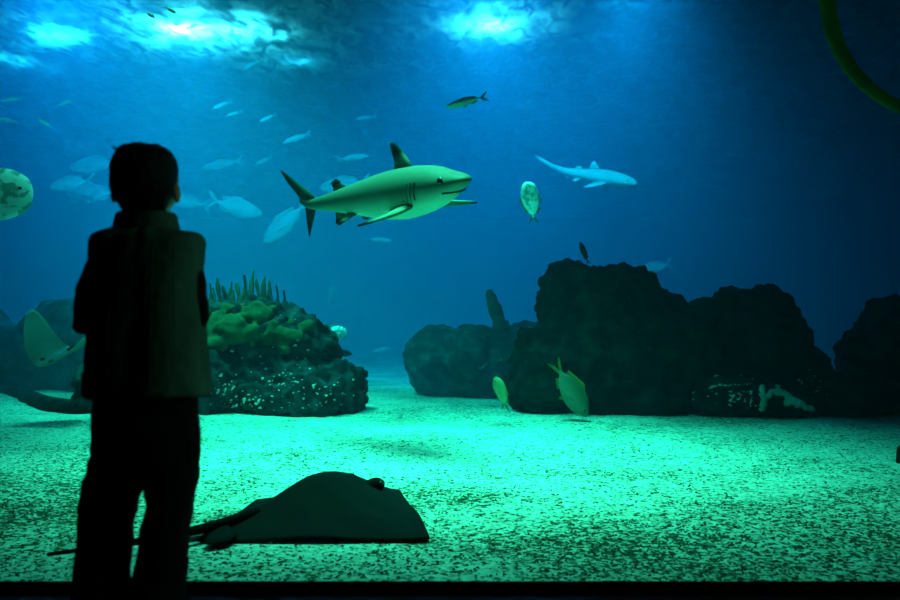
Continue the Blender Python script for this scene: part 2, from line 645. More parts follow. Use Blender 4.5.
second_rock = rock('boulder', 'rounded dark rock with a small horn right of the tallest one', [
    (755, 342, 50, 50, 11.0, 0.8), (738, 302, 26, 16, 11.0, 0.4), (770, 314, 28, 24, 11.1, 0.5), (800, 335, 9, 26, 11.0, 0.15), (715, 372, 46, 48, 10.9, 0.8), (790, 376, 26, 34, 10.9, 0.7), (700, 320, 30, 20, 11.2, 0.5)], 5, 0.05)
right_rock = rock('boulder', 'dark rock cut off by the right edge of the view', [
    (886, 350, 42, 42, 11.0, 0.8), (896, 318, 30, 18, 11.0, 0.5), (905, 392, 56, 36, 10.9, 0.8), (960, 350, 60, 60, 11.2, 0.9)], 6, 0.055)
low_rock = rock('boulder', 'low front rock with bright pale lumps and specks', [
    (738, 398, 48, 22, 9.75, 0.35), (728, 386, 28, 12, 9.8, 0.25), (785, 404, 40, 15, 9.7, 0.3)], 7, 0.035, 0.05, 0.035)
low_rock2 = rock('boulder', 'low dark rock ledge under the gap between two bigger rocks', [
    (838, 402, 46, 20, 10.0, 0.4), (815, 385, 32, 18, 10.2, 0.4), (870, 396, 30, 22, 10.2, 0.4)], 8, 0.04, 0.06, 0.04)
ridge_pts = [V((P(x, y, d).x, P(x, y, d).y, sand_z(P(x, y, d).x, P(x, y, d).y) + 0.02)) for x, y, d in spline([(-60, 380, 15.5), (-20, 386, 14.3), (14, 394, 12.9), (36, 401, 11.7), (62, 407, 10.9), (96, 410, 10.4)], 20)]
ridge = MB().tube(ridge_pts, [0.09 + 0.004 * k for k in range(21)], 12).melt('boulder', M_rock, 0.03, None, 1, rock_disp(9, 0.015, 0.012))  # dark curved band built as a low ridge along the sand
tag(ridge, 'low dark curved band along the sand at lower left', 'rock')
edge_rock = rock('boulder', 'small black rock poking in at the right edge on open sand', [
    (905, 458, 11, 16, 6.2, 0.10), (912, 464, 16, 12, 6.2, 0.12)], 10, 0.018, 0.03, 0.015)


def crust(parent, spots, name, m, seed, voxel=0.014, rmin=0.012, rmax=0.03):
    """Pale growth clinging to the rock's own surface."""
    t = bvh(parent)
    r_ = random.Random(seed)
    mb = MB()
    for px, py in spots:
        h, nn = hit(t, px, py)
        if h is None: continue
        r = r_.uniform(rmin, rmax)
        mb.ball(h + nn * r * 0.2, (r * r_.uniform(0.8, 1.6), r * r_.uniform(0.7, 1.2), r * r_.uniform(0.5, 1.0)), 8, 6)
    if mb.v:
        return tag(mb.melt(name, m, voxel, parent, 1, lambda co, nn: nn * 0.012 * noise.noise(co * 40)), kind='stuff')


r_ = random.Random(11)


def line(pts, step=2.0, jit=0.8, skip=0.0):
    out = []
    for (a, b), (c, d) in zip(pts, pts[1:]):
        L = math.hypot(c - a, d - b)
        k = max(1, int(L / step))
        for i in range(k):
            if r_.random() < skip: continue
            t = i / k
            out.append((a + (c - a) * t + r_.uniform(-jit, jit), b + (d - b) * t + r_.uniform(-jit, jit)))
    return out


sp_ = []
for _ in range(2): sp_ += line([(761, 386), (763, 398), (763, 409)], 1.5, 1.2)
for _ in range(3): sp_ += line([(765, 398), (772, 391), (780, 393), (788, 398), (800, 405), (812, 409)], 1.6, 2.4)
sp_ += line([(776, 386), (780, 384)], 1.5, 1.5) + line([(786, 400), (787, 407)], 1.5, 1)
crust(low_rock, sp_, 'pale_lumps', M_crust, 1, 0.014, 0.018, 0.036)  # bright pale lumps along the low rock
sp_ = line([(706, 379), (718, 375), (735, 373), (745, 376), (754, 380)], 1.6, 0.6, 0.15)
sp_ += line([(705, 390), (714, 386), (735, 385), (752, 384)], 1.6, 0.7, 0.15)
sp_ += line([(729, 405), (735, 393), (750, 391), (752, 403)], 1.8, 1.0, 0.2)
sp_ += [(r_.uniform(728, 758), r_.uniform(390, 408)) for _ in range(30)] + [(r_.uniform(680, 720), r_.uniform(385, 405)) for _ in range(10)]
crust(low_rock, sp_, 'rock_specks', M_crust, 2, 0.011, 0.008, 0.017)
sp_ = [(r_.gauss(811, 7), r_.gauss(383, 6)) for _ in range(22)] + [(826, 395), (827, 395)]
crust(low_rock2, sp_, 'rock_specks', M_crust, 3, 0.011, 0.008, 0.016)
sp_ = []
for cx, cy, sx, sy, k in ((222, 388, 9, 4, 40), (246, 402, 14, 4, 60), (292, 386, 18, 5, 45), (330, 388, 16, 7, 30), (270, 372, 30, 5, 30), (290, 352, 30, 10, 24), (288, 318, 8, 3, 8), (300, 405, 30, 4, 24)):
    sp_ += [(r_.gauss(cx, sx), r_.gauss(cy, sy)) for _ in range(k)]
crust(left_rock, sp_, 'barnacle_crust', M_crust, 4, 0.009, 0.006, 0.017)
sp_ = line([(475, 372), (485, 365), (500, 360), (516, 356), (515, 366)], 2, 1.2, 0.3) + line([(447, 329), (456, 330)], 2, 0.7)
crust(mid_rock, sp_, 'rock_specks', mat('dull_crust', (0.10, 0.14, 0.08), 0.9), 5, 0.016, 0.014, 0.03)


def algae(parent, clusters, seed):
    t = bvh(parent)
    r2 = random.Random(seed)
    mb = MB()
    for cx, cy, sx, sy, k in clusters:
        for _ in range(k):
            h, nn = hit(t, r2.gauss(cx, sx), r2.gauss(cy, sy))
            if h is None: continue
            r = r2.uniform(0.05, 0.11)
            mb.ball(h + nn * r * 0.15, (r * 1.2, r * 0.8, r), 10, 7)
    return mb.melt('green_algae', M_moss, 0.03, parent, 1, lambda co, nn: nn * (0.03 * noise.noise(co * 9) + 0.015 * noise.noise(co * 26)))


algae(left_rock, [(243, 318, 12, 6, 26), (222, 331, 12, 6, 26), (210, 335, 8, 6, 14), (250, 335, 12, 5, 12), (287, 331, 8, 6, 12), (262, 312, 6, 4, 8)], 5)
t_ = bvh(big_rock)


# upright weeds on the left rock
def weed(label, blades, d, parent_group):
    root = empty('seaweed', P(blades[0][0], blades[0][1], d))
    tag(root, label, 'seaweed', parent_group)
    x0, x1 = min(b[0] for b in blades), max(b[0] for b in blades)
    extra = [(x, 320, x + r_.uniform(-5, 5), r_.uniform(288, 304), r_.uniform(1.4, 2.4)) for x in [r_.uniform(x0, x1) for _ in range(9)]]
    for bx, by, tx, ty, wd in blades + extra:
        a = P(bx, by, d) - root.location
        b = P(tx, ty, d + r_.uniform(-0.15, 0.15)) - root.location
        pts, rad = [], []
        for i in range(9):
            t = i / 8
            p = a.lerp(b, t) + V((0.02 * math.sin(t * 5 + bx), 0.02 * math.cos(t * 4 + bx), 0))
            pts.append(p)
            rad.append(1.5 * wd * d / F * (0.9 + 0.35 * math.sin(t * 9 + bx)) * (1 - 0.72 * t ** 2))
        MB().tube(pts, rad, 7, 0.6).build('frond', M_weed, root)


weed('dense left tuft of dark spiky weed on the algae covered mound', [
    (206, 322, 203, 290, 2.2), (211, 322, 209, 284, 2.4), (216, 322, 213, 292, 2.2), (220, 320, 219, 279, 2.6), (225, 320, 224, 287, 3), (229, 320, 230, 282, 2.6), (214, 322, 216, 300, 4), (234, 318, 233, 290, 3)], 11.6, 'dark spiky weeds on the mound')
weed('central tallest tuft of dark spiky weed on the algae covered mound', [
    (238, 316, 238, 284, 3.2), (243, 316, 244, 276, 3), (248, 316, 248, 286, 3.2), (253, 316, 253, 270, 2.2), (257, 316, 258, 280, 2.6), (246, 316, 250, 296, 5), (236, 316, 240, 298, 5)], 11.6, 'dark spiky weeds on the mound')
weed('sparse right tuft of dark spiky weed with gaps between its fronds', [
    (265, 316, 265, 277, 2.4), (270, 316, 271, 281, 2.0), (275, 316, 277, 286, 1.8), (281, 316, 284, 291, 2.2), (268, 316, 268, 296, 3.6), (262, 316, 262, 292, 2)], 11.6, 'dark spiky weeds on the mound')

# leaning post on the middle rock
root = empty('post', P(505, 345, 13.2))
tag(root, 'dark tapering post leaning left out of the hazy flat rock', 'post')
pts = [P(x, y, 13.2) - root.location for x, y in ((508, 352), (503, 336), (499, 322), (495, 308), (491, 296), (490, 293))]
mb = MB().tube(pts, [0.13, 0.12, 0.115, 0.11, 0.09, 0.07], 12)
mb.melt('shaft', M_weed, 0.025, root, 1, lambda co, nn: nn * 0.03 * noise.noise(co * 9))
MB().tube([P(512, 342, 13.2) - root.location, P(507, 322, 13.2) - root.location], [0.06, 0.03], 8).build('stub', M_weed, root)

# green tube curving in at top right
M_tube = mat('green_tube', (0.012, 0.04, 0.006), 0.8, 0.05, 5, (0.03, 0.075, 0.01))
cv = spline([(824, -60), (826, -20), (829, 15), (838, 46), (854, 72), (876, 93), (900, 107), (935, 122), (980, 132)], 40)
pts = [P(x, y, 4.2 + 0.012 * i) for i, (x, y) in enumerate(cv)]
rad = [0.046 - 0.0004 * i for i in range(len(pts))]
o = MB().tube(pts, rad, 14).build('green_curve', M_tube)
tag(o, 'thick green tube curving across the top right corner', 'green_curve')

# ------------------------------------------------------------------ fish
M_eye = mat('fish_eye', (0.01, 0.01, 0.01), 0.15, 0.6)
M_silver = fish_mat('silver_fish', (0.22, 0.25, 0.24), (0.12, 0.15, 0.15), -0.02, 0.10)
M_silverfin = mat('silver_fin', (0.14, 0.17, 0.17), 0.7, 0.05)
M_mottled = fish_mat('mottled_fish', (0.7, 0.88, 1.0), (0.7, 0.9, 1.0), -0.05, 0.2, (0.2, 0.36, 0.4), 9)
M_bream = fish_mat('bream', (0.16, 0.17, 0.11), (0.06, 0.07, 0.03), -0.05, 0.12)
M_breamfin = mat('bream_fin', (0.12, 0.10, 0.012), 0.6)
M_gold = fish_mat('golden_fish', (0.32, 0.33, 0.14), (0.18, 0.2, 0.07), -0.05, 0.15)
M_goldfin = mat('golden_fin', (0.2, 0.17, 0.02), 0.6)
M_dark = fish_mat('dark_fish', (0.04, 0.04, 0.035), (0.012, 0.014, 0.012), -0.05, 0.1)
M_darkfin = mat('dark_fin', (0.02, 0.022, 0.02), 0.6)
M_remora = fish_mat('two_tone_fish', (0.6, 0.66, 0.5), (0.02, 0.03, 0.03), 0.0, 0.035)


def make_fish(name, hgt, wid, bm_, fm_, fork=0.6, blunt=0.5, tail=0.2):
    """Unit-long fish, nose at x=+0.5, tail tips at x=-0.5."""
    root = empty(name)
    h, w = hgt / 2, wid / 2
    key = [(0.5, 0, 0.03 + 0.1 * blunt, 0.05), (0.47, -0.02, 0.2 + 0.3 * blunt, 0.35), (0.40, 0, 0.5 + 0.25 * blunt, 0.7), (0.28, 0.01, 0.88 + 0.06 * blunt, 0.95), (0.12, 0.01, 1.0, 1.0),
           (-0.05, 0.0, 0.82, 0.85), (-0.18, 0, 0.5, 0.55), (-0.5 + tail + 0.03, 0, 0.2, 0.28), (-0.5 + tail - 0.03, 0, 0.2, 0.12)]
    sec = [(x, z * h, hh * h, hh * h * 1.02, ww * w) for x, z, hh, ww in spline(key, 26)]
    MB().rings(body_rings(sec, None, 18)).build('body', bm_, root)
    xt = -0.5 + tail + 0.02
    ph = 0.18 * h
    th = h * fork + 0.05
    for s in (1, -1):
        fin('tail_fin', [((xt + 0.02, 0, s * ph * 0.1), (xt - 0.05, 0, 0)), ((xt - 0.03, 0, s * (ph + 0.01)), (xt - 0.10, 0, s * 0.01)), ((xt - tail * 0.45, 0, s * th * 0.6), (xt - tail * 0.72, 0, s * th * 0.35)), ((-0.475, 0, s * th), (-0.5, 0, s * th * 0.94))],
            (0, 1, 0), 0.008, fm_, root)
    fin('dorsal_fin', [((0.18, 0, h * 0.9), (-0.22, 0, h * 0.33)), ((0.14, 0, h * 1.1), (-0.23, 0, h * 0.6)), ((0.06, 0, h * 1.28), (-0.24, 0, h * 0.72))], (0, 1, 0), 0.008, fm_, root)
    fin('anal_fin', [((-0.06, 0, -h * 0.72), (-0.22, 0, -h * 0.34)), ((-0.1, 0, -h * 1.0), (-0.24, 0, -h * 0.62))], (0, 1, 0), 0.008, fm_, root)
    for s in (1, -1):
        fin('pectoral_fin', [((0.2, s * w * 0.96, -0.12 * h), (0.19, s * w * 0.93, -0.34 * h)), ((0.1, s * (w + 0.004), -0.1 * h), (0.1, s * (w * 0.93 + 0.002), -0.45 * h)), ((0.03, s * (w + 0.014), -0.25 * h), (0.04, s * (w * 0.95 + 0.012), -0.45 * h))], (0.1, s, 0.1), 0.004, bm_, root)
        fin('pelvic_fin', [((0.12, s * w * 0.3, -h * 0.93), (0.06, s * w * 0.3, -h * 0.9)), ((0.06, s * w * 0.5, -h * 1.2), (0.02, s * w * 0.5, -h * 1.12))], (0, 1, 0.2), 0.006, fm_, root)
        MB().ball((0.405, s * w * 0.62, 0.16 * h), (0.018, 0.012, 0.018), 10, 6).build('eye', M_eye, root)
    return root


PROTO = {}
KIND = {'silver': ('silver_fish', 0.30, 0.13, M_silver, M_silverfin, 0.8, 0.4, 0.2),
        'slim': ('slender_fish', 0.19, 0.11, M_silver, M_silverfin, 0.8, 0.3, 0.18),
        'round': ('round_fish', 0.50, 0.17, M_mottled, M_silverfin, 0.6, 1.0, 0.2),
        'bream': ('sea_bream', 0.37, 0.13, M_bream, M_breamfin, 0.30, 0.15, 0.22),
        'gold': ('golden_fish', 0.42, 0.2, M_gold, M_goldfin, 0.5, 0.8, 0.24),
        'pale': ('pale_fish', 0.37, 0.2, M_mottled, M_silverfin, 0.3, 1.0, 0.2),
        'dark': ('dark_fish', 0.28, 0.13, M_dark, M_darkfin, 0.6, 0.5, 0.2),
        'two': ('two_tone_fish', 0.19, 0.11, M_remora, M_darkfin, 0.7, 0.3, 0.18)}


def fish(kind, nose, tail, d, label, dt=None, group=None, roll=0):
    if kind not in PROTO:
        o = PROTO[kind] = make_fish(*KIND[kind])
    else:
        o = copy_tree(PROTO[kind])
        for k in ('group',):
            if k in o: del o[k]
    pose(o, P(*nose, d), P(*tail, d if dt is None else dt), roll)
    tag(o, label, 'fish', group)
    return o


G = 'pale fish in the far haze'
fish('round', (33, 193), (-72, 196), 6.1, 'large mottled round headed fish swimming in at the left edge')
fish('silver', (50, 187), (96, 180), 18.6, 'big hazy fish nearest the left of the cluster beside the head', group=G)
fish('silver', (66, 196), (122, 192), 19.4, 'big hazy fish lowest in the cluster beside the head', group=G)
fish('silver', (70, 168), (122, 161), 20.6, 'faint hazy fish topmost in the cluster beside the head', group=G)
fish('slim', (212, 109), (232, 101), 18.6, 'small pale fish leading the tiny trio above the head', group=G)
fish('slim', (226, 116), (243, 111), 18.6, 'small pale fish in the middle of the tiny trio', group=G)
fish('slim', (259, 122), (277, 114), 18.2, 'small pale fish at the right end of the tiny trio', group=G)
fish('slim', (243, 69), (262, 59), 18.6, 'small pale fish high up under the brightest lamp glow', group=G)
fish('slim', (283, 143), (312, 133), 17.8, 'pale slender fish above the shark tail pointing down left', group=G)
fish('slim', (368, 156), (336, 160), 16.6, 'bright slender fish just above the big shark back', group=G)
fish('slim', (202, 168), (244, 160), 21.0, 'long faint fish level with the child ear at right', group=G)
fish('slim', (255, 165), (273, 156), 20.6, 'short faint fish following the long one beside the child', group=G)
fish('silver', (262, 214), (206, 199), 19.0, 'broad faint fish right of the child collar', group=G)
fish('silver', (168, 198), (210, 206), 20.6, 'faint fish half hidden behind the child ear', group=G)
fish('silver', (264, 243), (310, 200), 18.2, 'large faint fish slanting behind the big shark tail', group=G)
fish('silver', (320, 188), (372, 181), 19.0, 'faint fish partly behind the big shark back', group=G)
fish('slim', (392, 241), (366, 239), 17.8, 'small pale fish below the big shark belly', group=G)
fish('silver', (334, 287), (331, 305), 17.5, 'small pale fish standing on end above the sand gap', 18.0, G)
fish('round', (347, 333), (320, 332), 11.5, 'bright boxy fish beside the right slope of the algae mound')
fish('slim', (372, 352), (394, 347), 20.6, 'tiny pale fish low over the far sand', group=G)
fish('dark', (352, 354), (328, 352), 11.6, 'flat dark fish just above sand beside the algae mound')
fish('two', (446, 107), (488, 96), 9.5, 'dark backed pale bellied fish above the big shark snout')
fish('slim', (356, 119), (377, 116), 20.2, 'faintest small fish above the bright slender one', group=G)
fish('silver', (636, 273), (674, 263), 19.8, 'faint fish behind the top of the tallest rock', group=G)
fish('slim', (703, 39), (742, 28), 19.0, 'faint slender fish high on the dark right side', group=G)
fish('dark', (580, 242), (589, 265), 10.4, 'dark fish standing on end over the tallest rock', 10.5)
fish('gold', (497, 377), (506, 411), 8.6, 'yellow green fish with its head up near the rock foot', 8.8, None, 65)
fish('bream', (587, 417), (553, 360), 8.7, 'green sea bream nosing down to the sand', 8.9, None, 0)
o = fish('pale', (528, 182), (534, 224), 7.6, 'pale stubby fish hanging head up right of the big shark', 7.9, None, 85)
GO = 'olive fish at the upper left'
M_olive = fish_mat('olive_fish', (0.14, 0.22, 0.03), (0.10, 0.17, 0.02), -0.02, 0.05)
KIND['olive'] = ('olive_fish', 0.2, 0.1, M_olive, M_olive, 0.6, 0.4, 0.2)
fish('olive', (2, 101), (22, 98), 18, 'faint olive fish nearest the left edge high up', group=GO)
fish('olive', (38, 119), (53, 128), 18, 'faint olive fish slanting down right high at left', group=GO)
fish('olive', (-2, 118), (16, 122), 18, 'faint olive fish below the one at the left edge', group=GO)
fish('olive', (72, 100), (56, 106), 18.5, 'faint olive fish high up left of the child head', group=GO)
fish('dark', (147, 13), (157, 19), 10.2, 'small dark fish left in the brightest lamp glow')
fish('dark', (176, 13), (165, 6), 10.3, 'small dark fish inside the brightest lamp glow')

# ------------------------------------------------------------------ sharks
M_shark = fish_mat('shark_skin', (0.55, 0.62, 0.45), (0.07, 0.09, 0.06), -0.05, 0.012, None, 10, 0.6)
M_sharkfin = fin_mat('blacktip_fin', (0.09, 0.11, 0.08), (0.003, 0.004, 0.003), 0.4, 0.55)
M_sharkpec = fin_mat('blacktip_pectoral', (0.12, 0.15, 0.10), (0.006, 0.008, 0.006), 0.6, 0.8)
M_sharktail = fin_mat('blacktip_tail', (0.03, 0.04, 0.03), (0.008, 0.01, 0.008), 0.3, 0.8)
M_mouth = mat('mouth_line', (0.02, 0.02, 0.018), 0.7)
M_gill = mat('gill_slit', (0.03, 0.035, 0.03), 0.8)


def bend(x):
    return 0.12 * (x + 0.1) ** 2 if x < 0 else 0.0012 - 0.42 * x * x + 0.02 * x


def make_shark(name, skin, fm, pm, tm, long_tail=False):
    root = empty(name)
    key = [(0.500, 0.012, 0.005, 0.005, 0.010), (0.49, 0.012, 0.013, 0.012, 0.030), (0.46, 0.010, 0.026, 0.022, 0.050), (0.41, 0.006, 0.043, 0.042, 0.066), (0.34, 0.004, 0.066, 0.066, 0.082),
           (0.25, 0.002, 0.080, 0.084, 0.088), (0.14, 0.0, 0.086, 0.092, 0.086), (0.03, 0.0, 0.078, 0.082, 0.074), (-0.08, 0.002, 0.060, 0.060, 0.056), (-0.18, 0.004, 0.044, 0.042, 0.040), (-0.27, 0.006, 0.030, 0.028, 0.026), (-0.33, 0.008, 0.023, 0.022, 0.018), (-0.37, 0.014, 0.02, 0.018, 0.012), (-0.41, 0.03, 0.012, 0.012, 0.006)]
    sec = spline(key, 44)
    MB().rings(body_rings(sec, bend, 24)).build('body', skin, root)

    def B(x, y, z): return (x, y + bend(x), z)
    # caudal fin, two lobes
    fin('tail_fin', [(B(-0.31, 0, 0.026), B(-0.36, 0, -0.005)), (B(-0.36, 0, 0.07), B(-0.395, 0, 0.022)), (B(-0.42, 0, 0.110), B(-0.43, 0, 0.062)), (B(-0.465, 0, 0.140), B(-0.473, 0, 0.108)), (B(-0.5, 0, 0.160), B(-0.502, 0, 0.153))], (0.1, 1, 0), 0.009, tm, root)
    fin('tail_lobe', [(B(-0.325, 0, -0.012), B(-0.385, 0, 0.02)), (B(-0.35, 0, -0.05), B(-0.39, 0, -0.012)), (B(-0.375, 0, -0.085), B(-0.395, 0, -0.07)), (B(-0.392, 0, -0.112), B(-0.398, 0, -0.108))], (0.1, 1, 0), 0.008, tm, root)
    # dorsal fins
    fin('dorsal_fin', [(B(0.225, 0, 0.066), B(0.105, 0, 0.068)), (B(0.2, 0, 0.108), B(0.122, 0, 0.092)), (B(0.178, 0, 0.138), B(0.126, 0, 0.116)), (B(0.155, 0, 0.163), B(0.12, 0, 0.146)), (B(0.135, 0, 0.176), B(0.118, 0, 0.172))], (0, 1, 0), 0.010, fm, root)
    fin('second_dorsal_fin', [(B(-0.13, 0, 0.048), B(-0.205, 0, 0.036)), (B(-0.155, 0, 0.074), B(-0.205, 0, 0.058)), (B(-0.18, 0, 0.09), B(-0.212, 0, 0.076))], (0, 1, 0), 0.006, fm, root)
    fin('anal_fin', [(B(-0.16, 0, -0.04), B(-0.215, 0, -0.03)), (B(-0.182, 0, -0.066), B(-0.218, 0, -0.054)), (B(-0.2, 0, -0.086), B(-0.226, 0, -0.074))], (0, 1, 0), 0.006, fm, root)
    for s in (1, -1):
        g = 1.45 if s > 0 else 1.0      # the far fin is spread wider
        pc = [((0.26, 0.065, -0.045), (0.13, 0.065, -0.055)), ((0.24, 0.13, -0.060), (0.135, 0.105, -0.065)), ((0.215, 0.18, -0.068), (0.145, 0.155, -0.072)), ((0.18, 0.225, -0.076), (0.14, 0.215, -0.078)), ((0.155, 0.25, -0.08), (0.142, 0.245, -0.081))]
        fin('pectoral_fin', [tuple(B(x + (0.32 * (y - 0.065) if s > 0 else 0), s * (0.065 + (y - 0.065) * g), z) for x, y, z in q) for q in pc], (0, s * 0.35, 1), 0.011, pm, root)
        fin('pelvic_fin', [(B(-0.06, s * 0.03, -0.045), B(-0.125, s * 0.025, -0.04)), (B(-0.09, s * 0.06, -0.065), B(-0.13, s * 0.05, -0.06)), (B(-0.125, s * 0.075, -0.078), B(-0.145, s * 0.07, -0.075))], (0, s * 0.5, 1), 0.006, pm, root)
        MB().ball(B(0.415, s * 0.064, 0.020), (0.012, 0.007, 0.012), 10, 6).build('eye', M_eye, root)
        for k in range(5):
            x = 0.285 - 0.020 * k
            w_ = 0.0868 - 0.0006 * k
            MB().tube([B(x + 0.012, s * w_ * 0.965, 0.028), B(x + 0.004, s * (w_ + 0.0008), 0.004), B(x, s * w_ * 0.965, -0.028)], 0.0022, 6).build('gill_slit', M_gill, root)
    mp_ = []
    for i in range(13):
        a = -1.25 + 2.5 * i / 12
        mp_.append(B(0.395 + 0.048 * math.cos(a * 1.05), 0.066 * math.sin(a), -0.026 - 0.013 * math.cos(a * 0.9) * 0.0 - 0.008 * abs(math.sin(a))))
    return root, mp_


def add_mouth(root, pts, skin_obj):
    t = bvh(skin_obj)
    out = []
    for p in pts:
        q = t.ray_cast(V((p[0], p[1] * 0.92, -0.3)), V((0, 0, 1)), 1)[0]
        out.append(q if q is not None else V(p))
    MB().tube(out, 0.0042, 8).build('mouth', M_mouth, root)


shark, mpts = make_shark('shark', M_shark, M_sharkfin, M_sharkpec, M_sharktail)
add_mouth(shark, mpts, [c for c in kids(shark) if c.name.startswith('body')][0])
tag(shark, 'big blacktip reef shark swimming right with black fin tips', 'shark')
pose(shark, P(486, 180, 6.25), P(285, 211, 7.8), 14)
SHARK = shark

M_zebra = fish_mat('pale_shark_skin', (0.34, 0.38, 0.34), (0.17, 0.21, 0.19), -0.03, 0.05, None, 20)
M_zfin = mat('pale_shark_fin', (0.2, 0.24, 0.21), 0.6)
zs = empty('shark')
tag(zs, 'pale long tailed shark swimming right above the tallest rock', 'shark')
key = [(0.5, -0.005, 0.012, 0.012, 0.02), (0.48, -0.003, 0.03, 0.025, 0.045), (0.42, 0, 0.052, 0.04, 0.068), (0.33, 0.004, 0.066, 0.05, 0.075), (0.22, 0.006, 0.072, 0.055, 0.07), (0.1, 0.006, 0.062, 0.05, 0.06), (0.0, 0.006, 0.05, 0.042, 0.046), (-0.1, 0.008, 0.04, 0.035, 0.034), (-0.2, 0.016, 0.03, 0.028, 0.022), (-0.32, 0.04, 0.02, 0.02, 0.014), (-0.42, 0.07, 0.012, 0.014, 0.008), (-0.48, 0.09, 0.006, 0.006, 0.004)]
MB().rings(body_rings(spline(key, 36), None, 20)).build('body', M_zebra, zs)
fin('tail_fin', [((-0.17, 0, 0.02), (-0.20, 0, -0.012)), ((-0.30, 0, 0.055), (-0.29, 0, 0.005)), ((-0.42, 0, 0.09), (-0.40, 0, 0.045)), ((-0.5, 0, 0.115), (-0.5, 0, 0.09))], (0, 1, 0), 0.008, M_zfin, zs)
fin('dorsal_fin', [((0.16, 0, 0.06), (0.04, 0, 0.05)), ((0.12, 0, 0.10), (0.05, 0, 0.08)), ((0.085, 0, 0.135), (0.06, 0, 0.118))], (0, 1, 0), 0.008, M_zfin, zs)
fin('second_dorsal_fin', [((0.0, 0, 0.045), (-0.09, 0, 0.04)), ((-0.04, 0, 0.075), (-0.085, 0, 0.062))], (0, 1, 0), 0.008, M_zfin, zs)
for s in (1, -1):
    fin('pectoral_fin', [((0.27, s * 0.06, -0.03), (0.16, s * 0.055, -0.03)), ((0.22, s * 0.13, -0.06), (0.13, s * 0.11, -0.06)), ((0.15, s * 0.175, -0.085), (0.11, s * 0.165, -0.085))], (0, s * 0.4, 1), 0.01, M_zfin, zs)
    fin('pelvic_fin', [((0.0, s * 0.03, -0.03), (-0.06, s * 0.03, -0.03)), ((-0.03, s * 0.06, -0.055), (-0.07, s * 0.055, -0.055))], (0, s * 0.4, 1), 0.007, M_zfin, zs)
    MB().ball((0.44, s * 0.06, 0.018), 0.007, 8, 6).build('eye', M_eye, zs)
fin('anal_fin', [((-0.11, 0, -0.02), (-0.17, 0, -0.014)), ((-0.14, 0, -0.045), (-0.175, 0, -0.035))], (0, 1, 0), 0.007, M_zfin, zs)
pose(zs, P(637, 184, 15.9), P(534, 168, 17.4), 6)

# ------------------------------------------------------------------ rays
M_ray = mat('ray_skin', (0.003, 0.004, 0.003), 0.8, 0.06, 4, (0.009, 0.011, 0.008), 0.3, 0.75, 0.15, 60)
M_raytail = mat('ray_tail', (0.003, 0.004, 0.003), 0.8, 0.04)


def ray_outline(th, p):
    """Disc radius (half-span 1) by angle from the snout."""
    c, s = math.cos(th), math.sin(th)
    return 1.0 / ((abs(c) / 0.86) ** p + (abs(s) / 1.0) ** p) ** (1 / p)


def make_ray(name, hump, curl, wave, m, mt, tail_pts, tail_r, p=1.04, left=0.55):
    root = empty(name)
    NA, NR = 96, 32

    def top(u, v, rr):
        ridge = math.exp(-(v / 0.30) ** 2) * math.exp(-((u - 0.18) / 0.52) ** 2)
        drape = 1.0 - (max(0.0, (rr * rr + 0.03) / 1.03) ** 0.43)
        return hump * (0.55 * ridge * (1 - rr ** 4) + 0.45 * drape) + curl * v * v + wave * rr ** 3 * math.sin(5 * math.atan2(v, u) + 0.6)

    vt, f = [], []
    for side in (1, -1):
        for i in range(NR + 1):
            rr = i / NR
            for j in range(NA):
                th = 2 * PI * j / NA
                R = ray_outline(th, p) * rr
                u, v = R * math.cos(th), R * math.sin(th)
                z = top(u, v, rr)
                if side < 0: z -= (0.012 + (0.10 * (1 - rr ** 2)) * (hump > 0.15) + 0.06 * math.exp(-(v / 0.25) ** 2) * (1 - rr))
                vt.append((u, v * (left if v > 0 else 1.0), z))
    N1 = (NR + 1) * NA
    for i in range(NR):
        for j in range(NA):
            k = (j + 1) % NA
            a, b, c, d = i * NA + j, i * NA + k, (i + 1) * NA + k, (i + 1) * NA + j
            f.append((a, b, c, d))
            f.append((N1 + d, N1 + c, N1 + b, N1 + a))
    for j in range(NA):
        k = (j + 1) % NA
        f.append((NR * NA + j, NR * NA + k, N1 + NR * NA + k, N1 + NR * NA + j))
    mesh_obj('disc', vt, f, m, root)
    MB().tube(tail_pts, tail_r, 10).build('tail', mt, root)
    for s in (1, -1):
        z = top(0.47, s * 0.15, 0.5)
        e = MB().ball((0.46, s * 0.13, z - 0.02), (0.09, 0.055, 0.055), 14, 9).build('eye_mound', mt, root)
        MB().ball((0.48, s * 0.165, z - 0.005), (0.026, 0.022, 0.02), 10, 7).build('eye', M_eye, e)
        fin('pelvic_fin', [((-0.66, s * 0.04, 0.03), (-0.80, s * 0.03, 0.02)), ((-0.70, s * 0.16, 0.02), (-0.90, s * 0.12, 0.012)), ((-0.80, s * 0.22, 0.012), (-0.92, s * 0.19, 0.01))], (0, 0, 1), 0.02, m, root)
    return root


ray = make_ray('stingray', 0.29, 0.0, 0.012, M_ray, M_raytail,
               spline([(-0.45, 0, 0.075), (-0.8, 0.0, 0.05), (-1.0, 0.02, 0.05), (-1.2, 0.07, 0.04), (-1.4, 0.13, 0.04), (-1.6, 0.20, 0.04)], 24), [0.036 - 0.0011 * i for i in range(25)])
tag(ray, 'large dark stingray resting humped on the sand at lower centre', 'stingray')
RC = V((-0.76, 4.42, 0))
ray.location = (RC.x, RC.y, sand_z(RC.x, RC.y) + 0.02)
ray.rotation_euler = (0, 0, math.radians(52))
ray.scale = (0.84, 0.84, 0.80)

